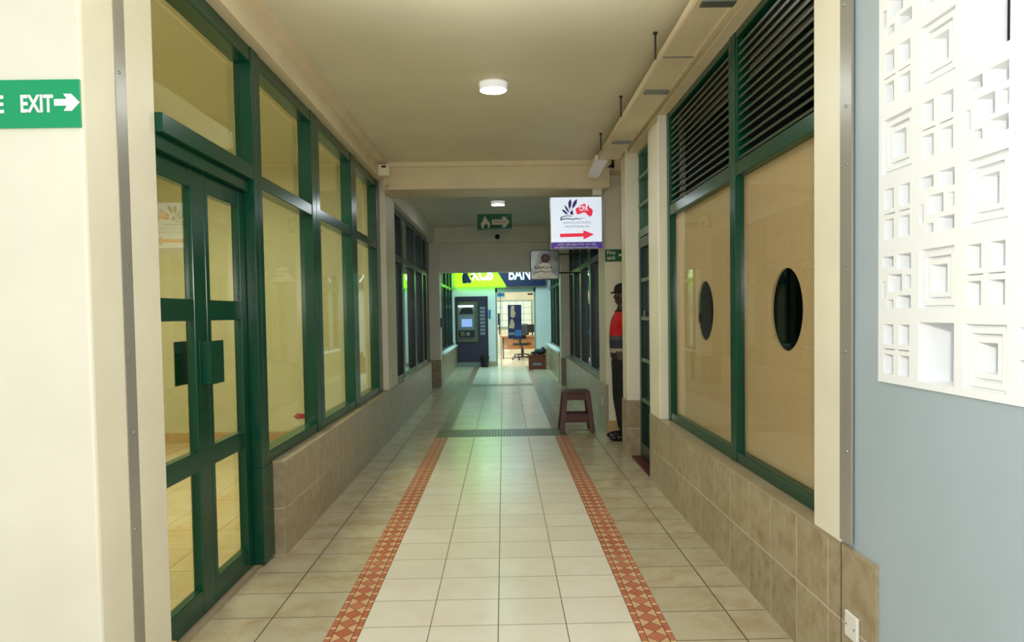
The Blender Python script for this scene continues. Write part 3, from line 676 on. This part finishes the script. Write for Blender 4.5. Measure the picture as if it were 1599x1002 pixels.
# ------------------------------------------------------------------ signs
# fire exit board on the near left wall
S = tag(root('fire_exit_board', (-1.62, 2.51, 2.04), 0, 0), 'bright green FIRE EXIT board with arrow on near left wall', 'sign')
B(-1.98, -1.395, 2.512, 2.52, 2.042, 2.20).build('panel', 'sign_green', S)
text('lettering', 'FIRE', 0.08, 'white_ink', S, (-1.703, 2.5105, 2.12), width=0.115, height=0.058, bold=0.002)
text('lettering', 'EXIT', 0.08, 'white_ink', S, (-1.536, 2.5105, 2.121), width=0.107, height=0.058, bold=0.002)
ax, az = -1.434, 2.124
MB().prism([(ax - 0.045, az - 0.011), (ax - 0.003, az - 0.011), (ax - 0.014, az - 0.028), (ax + 0.012, az - 0.028), (ax + 0.039, az), (ax + 0.012, az + 0.028), (ax - 0.014, az + 0.028), (ax - 0.003, az + 0.011), (ax - 0.045, az + 0.011)], 2.509, 2.512).build('arrow', 'white_ink', S)
# hanging translucent sign
S = tag(root('hanging_fire_sign', (-0.10, 10.5, 2.58), 0, 0), 'translucent green hanging fire exit sign with white flame and arrow', 'sign')
yz = 10.5
B(-0.347, 0.14, yz, yz + 0.006, 2.58, 2.806).build('acrylic_sheet', 'acrylic_green', S)
flame = [(-0.245, 2.59), (-0.285, 2.615), (-0.298, 2.66), (-0.285, 2.69), (-0.268, 2.70), (-0.262, 2.735), (-0.245, 2.75), (-0.25, 2.785), (-0.222, 2.75), (-0.2, 2.72), (-0.198, 2.69), (-0.178, 2.70), (-0.165, 2.66), (-0.175, 2.62), (-0.205, 2.592), (-0.19, 2.63), (-0.20, 2.655), (-0.225, 2.67), (-0.25, 2.65), (-0.262, 2.62)]
MB().prism(flame, yz - 0.003, yz).build('flame_mark', 'cream_ink', S)
MB().prism([(-0.14, 2.655), (-0.11, 2.655), (-0.11, 2.725), (-0.14, 2.725)], yz - 0.003, yz).build('arrow', 'cream_ink', S)
MB().prism([(-0.105, 2.655), (0.015, 2.655), (0.0, 2.615), (0.045, 2.615), (0.105, 2.692), (0.045, 2.765), (0.0, 2.765), (0.015, 2.728), (-0.105, 2.728)], yz - 0.003, yz).build('arrow', 'cream_ink', S)
text('lettering', 'FIRE EXIT', 0.04, 'slate_ink', S, (-0.015, yz - 0.0045, 2.692), width=0.16, height=0.03)
for x in (-0.32, 0.11): MB().cyl((x, yz + 0.003, 2.80), (x, yz + 0.003, CZ), 0.0007, 6).build('hanger', 'galvanised', S)
# lightbox with book, map and arrow
S = tag(root('lightbox_sign', (0.84, 8.45, 2.12), 0, 0), 'white square lightbox with purple leaves and red arrow under the beam', 'sign')
x0, x1, z0, z1, yf = 0.548, 1.128, 2.122, 2.702, 8.40
B(x0, x1, yf + 0.004, yf + 0.10, z0, z1).build('case', 'white_plastic', S, bevel=0.004)
B(x0 + 0.004, x1 - 0.004, yf, yf + 0.005, z0 + 0.075, z1 - 0.004).build('lit_face', 'lit_white', S)
B(x0 + 0.004, x1, yf - 0.001, yf + 0.005, z0 + 0.002, z0 + 0.075).build('purple_band', 'lit_purple', S)
P = lambda px, py: (x0 + (px - 95) / 800 * (x1 - x0), z1 - (py - 75) / 800 * (z1 - z0))   # sheet layout to face
def leaf_shape(*pts): return [P(*p) for p in pts]
for pts in (((270, 262), (310, 275), (345, 305), (372, 345), (330, 335), (295, 308)), ((312, 195), (345, 225), (372, 270), (390, 320), (355, 295), (325, 250)),
            ((405, 105), (425, 150), (420, 200), (405, 240), (395, 275), (375, 220), (372, 160)), ((510, 108), (505, 170), (470, 225), (432, 262), (435, 205), (460, 145)),
            ((430, 270), (445, 310), (448, 352), (405, 345), (398, 318))):
    MB().prism(leaf_shape(*pts), yf - 0.003, yf).build('leaf_mark', 'purple_ink', S)
MB().prism(leaf_shape((243, 435), (255, 382), (330, 360), (400, 362), (455, 382), (400, 372), (330, 372), (270, 392), (262, 415), (330, 402), (400, 405), (455, 418), (490, 395), (530, 412), (640, 398), (530, 425), (492, 410), (455, 432), (400, 418), (330, 416)), yf - 0.003, yf).build('book_mark', 'slate_ink', S)
MB().prism(leaf_shape((482, 262), (510, 240), (545, 232), (560, 200), (590, 200), (610, 180), (640, 185), (640, 215), (668, 235), (685, 190), (700, 240), (740, 265), (755, 300), (735, 370), (700, 382), (665, 350), (640, 320), (600, 318), (560, 335), (505, 350), (495, 310)), yf - 0.003, yf).build('map_mark', 'lit_red', S)
text('lettering', 'CPA', 0.05, 'lit_white', S, (P(610, 255)[0], yf - 0.0045, P(610, 255)[1]), width=0.10, height=0.055, bold=0.001)
MB().prism(leaf_shape((238, 640), (602, 635), (602, 590), (770, 657), (604, 735), (602, 690), (238, 695)), yf - 0.003, yf).build('arrow', 'lit_red', S)
text('lettering', 'EDUCATION', 0.04, 'pale_ink', S, (P(505, 472)[0], yf - 0.001, P(505, 472)[1]), width=0.30, height=0.022)
text('lettering', 'AUSTRALIA', 0.04, 'pale_ink', S, (P(505, 532)[0], yf - 0.001, P(505, 532)[1]), width=0.28, height=0.022)
text('lettering', '- 0733 335-022/ 0721 219 335', 0.03, 'white_ink', S, (P(490, 808)[0], yf - 0.002, P(490, 808)[1]), width=0.45, height=0.024, bold=0.0006)
text('lettering', 'info@educationaustralia.co.ke', 0.03, 'white_ink', S, (P(488, 855)[0], yf - 0.002, P(488, 855)[1]), width=0.49, height=0.025, bold=0.0006)
B(1.03, 1.13, 8.42, 8.47, 2.72, 2.79).build('bracket', 'white_plastic', S)
# silver hair care sign
S = tag(root('silver_sign', (0.68, 12.0, 1.95), 0, 0), 'shiny silver square sign with maroon disc hanging below the lightbox', 'sign')
def rrect(a, b, c, d, r, n=6):
    pts = []
    for cx_, cz_, t0 in ((b - r, d - r, 0), (a + r, d - r, 90), (a + r, c + r, 180), (b - r, c + r, 270)):
        for k in range(n + 1):
            t = math.radians(t0 + 90 * k / n); pts.append((cx_ + r * math.cos(t), cz_ + r * math.sin(t)))
    return pts
MB().prism(rrect(0.445, 0.915, 1.94, 2.42, 0.035), 12.0, 12.09).build('case', 'black_plastic', S)
MB().prism(rrect(0.458, 0.902, 1.953, 2.407, 0.03), 11.996, 12.0).build('silver_face', 'silver_face', S)
MB().prism([(0.475, 1.965), (0.885, 1.965), (0.80, 2.06), (0.775, 2.16), (0.735, 2.20), (0.655, 2.21), (0.60, 2.19), (0.56, 2.10)], 11.9945, 11.996).build('painted_glare', 'painted_glare', S)  # bright reflection on the silver metal, painted as a flat pale shape
MB().lathe((0.690, 11.992, 2.285), [(0.072, 0.0), (0.072, 0.005)], 28, 'Y').build('disc', 'maroon', S)
MB().lathe((0.69, 11.990, 2.285), [(0.03, 0.0), (0.03, 0.003)], 20, 'Y').build('disc_mark', 'slate_ink', S)
text('lettering', 'BabyCare', 0.09, 'black_plastic', S, (0.655, 11.994, 2.135), width=0.28, height=0.07, bold=0.001)
text('lettering', 'Kenya Ltd', 0.05, 'slate_ink', S, (0.73, 11.994, 2.068), width=0.18, height=0.035)
MB().bar((0.5, 11.993, 2.05), (0.64, 11.993, 2.09), 0.004, 0.018, (0, 1, 0)).build('underline_mark', 'maroon', S)
MB().cyl((0.915, 12.045, 2.35), (1.27, 12.045, 2.35), 0.012, 8).build('wall_arm', 'black_plastic', S)
MB().cyl((0.915, 12.045, 2.05), (1.27, 12.045, 2.05), 0.012, 8).build('wall_arm', 'black_plastic', S)
# fire exit plate in the side passage
S = tag(root('passage_exit_sign', (1.3, 8.59, 1.98), 0, 0), 'small dark green Fire exit sign on cream wall above the guard', 'sign')
B(1.185, 1.50, 8.588, 8.60, 1.985, 2.125).build('panel', 'fire_green', S)
text('lettering', 'Fire', 0.06, 'cream_ink', S, (1.255, 8.587, 2.088), width=0.095, height=0.046, bold=0.001)
text('lettering', 'exit', 0.06, 'cream_ink', S, (1.255, 8.587, 2.028), width=0.095, height=0.044, bold=0.001)
MB().prism([(1.34, 2.045), (1.40, 2.045), (1.40, 2.02), (1.46, 2.058), (1.40, 2.096), (1.40, 2.07), (1.34, 2.07)], 8.586, 8.588).build('arrow', 'cream_ink', S)
# red arrow sticker in the empty shop
S = tag(root('arrow_sticker', (-2.25, 8.41, 0.25), 0, 0), 'small red arrow sticker low on the shop back wall', 'sticker')
MB().prism([(-2.40, 0.275), (-2.34, 0.235), (-2.34, 0.25), (-2.20, 0.25), (-2.20, 0.305), (-2.34, 0.305), (-2.34, 0.32)], 8.416, 8.42).build('arrow_sheet', 'red_print', S)

# ------------------------------------------------------------------ cable trunking on the right, under the ceiling
T = tag(root('cable_trunking', (1.05, 5, 2.89), 0, 0), 'long cream cable trunking hung under the ceiling along the right wall', 'trunking')
m = MB().box(0.955, 1.15, 2.66, 7.35, 2.898, 2.902).box(0.955, 0.960, 2.66, 7.35, 2.890, 2.945).box(1.145, 1.15, 2.66, 7.35, 2.890, 2.945)
m.build('channel', 'cream_trim', T)
for y in (3.62, 5.07, 6.55): B(0.985, 1.152, y, y + 0.075 if y < 6 else y + 0.085, 2.886, 2.899).build('strap', 'galvanised', T, bevel=0.003)
B(0.96, 1.145, 4.42, 4.428, 2.892, 2.899).build('joint', 'galvanised', T)
for y in (4.53, 5.84, 7.03):
    h = MB().cyl((0.942, y, 2.92), (0.942, y, CZ), 0.006, 8).build('hanger_rod', 'dark_steel', T)
    MB().cyl((0.942, y, CZ - 0.012), (0.942, y, CZ), 0.014, 8).build('washer', 'dark_steel', h)
MB().quad_box([(0.93, 7.36, 2.905), (1.05, 7.36, 2.885), (1.05, 8.15, 2.855), (0.93, 8.15, 2.875), (0.93, 7.36, 2.945), (1.05, 7.36, 2.945), (1.05, 8.15, 2.925), (0.93, 8.15, 2.925)]).build('end_cover', 'white_plastic', T)
K = tag(root('alarm_box', (-1.26, 8.1, 2.93), 0, 0), 'small cream box with dark slot high on the left beside the beam', 'box')
B(-1.30, -1.18, 7.93, 8.02, 2.885, 3.0).build('case', 'cream_paint', K, bevel=0.006); B(-1.262, -1.215, 7.925, 7.93, 2.965, 2.985).build('slot', 'black_gap', K)
B(-1.255, -1.24, 8.02, 8.235, 2.8, 2.83).build('conduit', 'cream_trim', K)
K = tag(root('cable_clamp', (1.17, 7.9, 2.93), 0, 0), 'small black cable clamp near the far end of the trunking', 'clamp')
MB().prism([(1.13, 2.945), (1.20, 2.935), (1.20, 2.97), (1.18, 2.985), (1.16, 2.965)], 7.95, 8.0).build('hook', 'black_plastic', K); B(1.18, 1.205, 7.95, 8.0, 2.94, 3.02).build('plate', 'black_plastic', K)
K = tag(root('sensor', (-0.09, 14.3, 2.86), 0, 0), 'small round black sensor on the far beam below the hanging sign', 'sensor')
MB().lathe((-0.09, 14.30, 2.885), [(0.03, 0), (0.046, 0.02), (0.05, 0.06)], 20, 'Y').build('dome', 'black_plastic', K, smooth=True)
# switch plates
def plate(loc_y, z, x, label):
    k = tag(root('switch_plate', (x, loc_y, z), 0, 0), label, 'switch plate')
    B(x - 0.012, x, loc_y - 0.045, loc_y + 0.045, z - 0.045, z + 0.045).build('cover', 'white_plastic', k, bevel=0.004)
    for s in (-1, 1): MB().cyl((x - 0.014, loc_y + s * 0.03, z), (x - 0.012, loc_y + s * 0.03, z), 0.004, 8).build('screw', 'galvanised', k)
plate(2.53, 0.295, 1.20, 'blank white switch plate on the tiled low wall at bottom right')
plate(8.85, 0.34, 1.175, 'white switch plate on the tiled low wall behind the stool')
tag(B(-1.215, -1.185, 14.36, 14.46, 1.16, 1.34).build('wall_reader', 'black_plastic', None, bevel=0.005), 'small black reader on the far left pilaster', 'reader')
# things behind the breeze blocks
tag(MB().bar((1.42, 1.60, 1.3), (1.42, 1.60, 2.2), 0.06, 0.06).build('red_post', 'red_post'), 'dark red post behind the breeze block screen', 'post')
tag(MB().sphere((1.46, 1.93, 1.18), 0.07, (1.2, 1.1, 1.8), 14).build('brown_sack', 'brown_sack', smooth=True), 'brown sack behind the open block of the screen', 'sack')
m = MB()
for k in range(26):
    c = Vector((1.46 + random.uniform(-.04, .05), 1.70 + random.uniform(-.05, .05), 1.3 + random.uniform(-.1, .14))); m.sphere(c, 0.026, (0.9, 0.5, 1.3), 8)
tag(m.build('leafy_plant', 'leaf'), 'green plant behind the lower right breeze block', 'plant')

# ------------------------------------------------------------------ stool
ST = tag(root('wooden_stool', (0.845, 8.75, 0), 0, 0), 'dark brown wooden stool standing by the right low wall', 'stool')
cx0, cy0 = 0.845, 8.80
B(cx0 - 0.155, cx0 + 0.155, cy0 - 0.14, cy0 + 0.14, 0.455, 0.485).build('seat', 'stool_wood', ST, bevel=0.006)
tops = {}
for sx in (-1, 1):
    for sy in (-1, 1):
        a = (cx0 + sx * 0.180, cy0 + sy * 0.165, 0.0); b_ = (cx0 + sx * 0.132, cy0 + sy * 0.118, 0.457)
        MB().bar(a, b_, 0.056, 0.05).build('leg', 'stool_wood', ST, bevel=0.003)
for sy in (-1, 1):
    MB().bar((cx0 - 0.14, cy0 + sy * 0.126, 0.415), (cx0 + 0.14, cy0 + sy * 0.126, 0.415), 0.022, 0.075).build('apron', 'stool_wood', ST)
    MB().bar((cx0 - 0.165, cy0 + sy * 0.15, 0.165), (cx0 + 0.165, cy0 + sy * 0.15, 0.165), 0.022, 0.095).build('stretcher', 'stool_wood', ST)
for sx in (-1, 1):
    MB().bar((cx0 + sx * 0.141, cy0 - 0.125, 0.415), (cx0 + sx * 0.141, cy0 + 0.125, 0.415), 0.022, 0.075).build('apron', 'stool_wood', ST)
    MB().bar((cx0 + sx * 0.165, cy0 - 0.15, 0.165), (cx0 + sx * 0.165, cy0 + 0.15, 0.165), 0.022, 0.095).build('stretcher', 'stool_wood', ST)

# ------------------------------------------------------------------ guard (faces -X, towards the corridor)
gx, gy = 1.285, 8.12
PERSON = tag(root('person', (gx, gy, 0), 0, 0), 'person in dark cap and red and navy vest standing half behind the pillar', 'person')
def P3(f, l, z): return Vector((gx - f, gy + l, z))                # f forward, l sideways
def skin_mesh(chains, levels=2):
    """chains: lists of (point, radius); a point equal to an earlier one is shared so limbs join"""
    bm = bmesh.new(); idx = {}; vs_, rad = [], []
    for ch in chains:
        prev = None
        for p, r_ in ch:
            k = tuple(round(c, 4) for c in p)
            if k not in idx: idx[k] = bm.verts.new(p); rad.append(r_); vs_.append(idx[k])
            v = idx[k]
            if prev is not None and bm.edges.get((prev, v)) is None: bm.edges.new((prev, v))
            prev = v
    me = bpy.data.meshes.new('s'); bm.to_mesh(me); bm.free()
    o = bpy.data.objects.new('s', me); COL.objects.link(o)
    md = o.modifiers.new('skin', 'SKIN'); md.use_smooth_shade = True
    for i, r_ in enumerate(rad):
        rr = r_ if isinstance(r_, tuple) else (r_, r_); me.skin_vertices[0].data[i].radius = rr
    me.skin_vertices[0].data[0].use_root = True
    sb = o.modifiers.new('sub', 'SUBSURF'); sb.levels = levels; sb.render_levels = levels
    out = bpy.data.meshes.new_from_object(o.evaluated_get(bpy.context.evaluated_depsgraph_get()))
    bpy.data.objects.remove(o); return out
def arm(l):
    s = 1 if l > 0 else -1
    return [(P3(-0.01, s * 0.185, 1.345), 0.05), (P3(-0.04, s * 0.225, 1.21), 0.046), (P3(-0.06, s * 0.25, 1.07), 0.04), (P3(-0.045, s * 0.25, 0.93), 0.034), (P3(-0.03, s * 0.245, 0.82), 0.026)]
chest = P3(0.0, 0, 1.28)
body = [[(P3(0, 0, 0.93), 0.115), (P3(0, 0, 1.08), 0.11), (chest, 0.12), (P3(-0.005, 0, 1.38), 0.075), (P3(-0.015, 0, 1.46), 0.052), (P3(-0.025, 0, 1.53), 0.052)]]
legs = []
for s in (-1, 1):
    body.append([(chest, 0.12)] + arm(s))
    legs.append([(P3(0, 0, 0.93), 0.115), (P3(0.0, s * 0.085, 0.84), 0.085), (P3(0.01, s * 0.092, 0.48), 0.055), (P3(-0.015, s * 0.095, 0.28), 0.05), (P3(-0.03, s * 0.095, 0.08), 0.036)])
bmf = bmesh.new(); bmf.from_mesh(skin_mesh(body + legs))
hand = []
for s in (-1, 1):
    wq = P3(-0.03, s * 0.245, 0.82); pal = P3(-0.015, s * 0.24, 0.74)
    hand += [[(wq, 0.024), (P3(-0.022, s * 0.243, 0.78), (0.018, 0.032)), (pal, (0.015, 0.038))]]
    for k, (df, ln) in enumerate(((0.036, 0.066), (0.013, 0.076), (-0.011, 0.07), (-0.033, 0.055))):
        b0 = pal + Vector((-df, 0, -0.006)); b1 = b0 + Vector((-0.008, -s * 0.006, -ln * 0.55)); b2 = b1 + Vector((0.004, -s * 0.018, -ln * 0.45))
        hand.append([(b0, 0.0095), (b1, 0.0088), (b2, 0.0075)])
    t0 = P3(-0.01, s * 0.235, 0.785); hand.append([(t0, 0.012), (t0 + Vector((-0.035, -s * 0.012, -0.025)), 0.011), (t0 + Vector((-0.045, -s * 0.014, -0.06)), 0.009)])
for ch in hand: bmf.from_mesh(skin_mesh([ch], 1))
hd = MB()
hc = P3(-0.03, 0, 1.585)
hd.sphere(hc, 1, (0.092, 0.074, 0.115), 24)
hd.sphere(P3(0.01, 0, 1.525), 1, (0.05, 0.05, 0.05), 16)                          # jaw and chin
hd.sphere(P3(0.06, 0, 1.565), 1, (0.020, 0.017, 0.024), 12)                       # nose
hd.sphere(P3(0.045, 0, 1.525), 1, (0.020, 0.027, 0.014), 12)                       # lips
hd.sphere(P3(0.043, 0, 1.618), 1, (0.02, 0.055, 0.012), 12)                        # brow
for s in (-1, 1): hd.sphere(P3(-0.047, s * 0.076, 1.575), 1, (0.022, 0.012, 0.034), 12)
mh = bpy.data.meshes.new('h'); hd.bm.to_mesh(mh); bmf.from_mesh(mh)
mb_ = bpy.data.meshes.new('b'); bmf.to_mesh(mb_); bmf.free()
ob = bpy.data.objects.new('b', mb_); COL.objects.link(ob)
rm = ob.modifiers.new('rm', 'REMESH'); rm.mode = 'VOXEL'; rm.voxel_size = 0.006
sm = ob.modifiers.new('sm', 'SMOOTH'); sm.iterations = 3; sm.factor = 0.4
mbody = bpy.data.meshes.new_from_object(ob.evaluated_get(bpy.context.evaluated_depsgraph_get())); bpy.data.objects.remove(ob)
def person_part(name, me, mat, parent=PERSON):
    off = Vector(PERSON['_w'])
    for v in me.vertices: v.co -= off
    for p in me.polygons: p.use_smooth = True
    me.materials.clear(); me.materials.append(MATS[mat]); me.name = name
    o = bpy.data.objects.new(name, me); COL.objects.link(o); o.parent = parent; o['_w'] = tuple(off); return o
BODY = person_part('body', mbody, 'skin')
for s in (-1, 1):
    MB().sphere(P3(0.043, s * 0.031, 1.592), 0.0105, n=10).build('eye', 'cream_ink', PERSON, smooth=True)
vest = [[(P3(0, 0, 0.84), (0.145, 0.125)), (P3(0.005, 0, 0.98), (0.145, 0.13)), (P3(0.008, 0, 1.14), (0.148, 0.135)), (P3(0.005, 0, 1.28), (0.15, 0.13)), (P3(-0.005, 0, 1.385), 0.088), (P3(0.0, 0, 1.445), 0.068)]]
for s in (-1, 1): vest.append([(P3(0.005, 0, 1.28), (0.15, 0.13))] + [(p, r_ + 0.014) for p, r_ in arm(s)[:-1]] + [(P3(-0.033, s * 0.246, 0.84), 0.036)])
person_part('vest', skin_mesh(vest), 'vest_cloth')
tr = [[(P3(0, 0, 0.95), 0.128), (P3(0, 0, 0.88), 0.13)]]
for s in (-1, 1): tr.append([(P3(0, 0, 0.88), 0.13), (P3(0.0, s * 0.088, 0.80), 0.1), (P3(0.015, s * 0.094, 0.48), 0.078), (P3(-0.01, s * 0.096, 0.28), 0.07), (P3(-0.03, s * 0.096, 0.085), 0.058)])
person_part('trousers', skin_mesh(tr), 'trouser_cloth')
for s in (-1, 1):
    sh = MB(); sh.sphere(P3(0.02, s * 0.097, 0.04), 1, (0.135, 0.047, 0.045), 20); sh.sphere(P3(-0.04, s * 0.097, 0.07), 1, (0.055, 0.045, 0.055), 16); sh.sphere(P3(0.095, s * 0.097, 0.038), 1, (0.06, 0.05, 0.038), 16)
    for v in sh.bm.verts: v.co.z = max(v.co.z, 0.0)
    sh.build('shoe', 'shoe_leather', PERSON, smooth=True)
cap = MB()
cap.lathe(P3(-0.03, 0, 1.615), [(0.098, 0.0), (0.103, 0.02), (0.10, 0.055), (0.08, 0.085), (0.04, 0.102), (0.008, 0.106)], 24)
cp = cap.build('cap', 'cap_cloth', PERSON, smooth=True)
br = MB(); n = 14
A0 = [P3(0.085 * math.cos(t) - 0.025, 0.078 * math.sin(t), 1.622) for t in [math.pi * (k / n - 0.5) for k in range(n + 1)]]
A1 = [P3(0.085 * math.cos(t) - 0.025 + 0.05 * math.cos(t) ** 0.6 if math.cos(t) > 1e-4 else -0.025, 0.078 * math.sin(t), 1.605 - 0.0 * k) for k, t in enumerate([math.pi * (k / n - 0.5) for k in range(n + 1)])]
va = [br.bm.verts.new(p) for p in A0]; vb = [br.bm.verts.new(p) for p in A1]; vc = [br.bm.verts.new(p + Vector((0, 0, 0.012))) for p in A0]; vd = [br.bm.verts.new(p + Vector((0, 0, 0.012))) for p in A1]
for k in range(n):
    br.bm.faces.new((va[k], va[k + 1], vb[k + 1], vb[k])); br.bm.faces.new((vc[k], vd[k], vd[k + 1], vc[k + 1])); br.bm.faces.new((vb[k], vb[k + 1], vd[k + 1], vd[k])); br.bm.faces.new((va[k], vc[k], vc[k + 1], va[k + 1]))
br.build('cap_brim', 'cap_cloth', cp)

for o in bpy.data.objects:
    if '_w' in o: del o['_w']
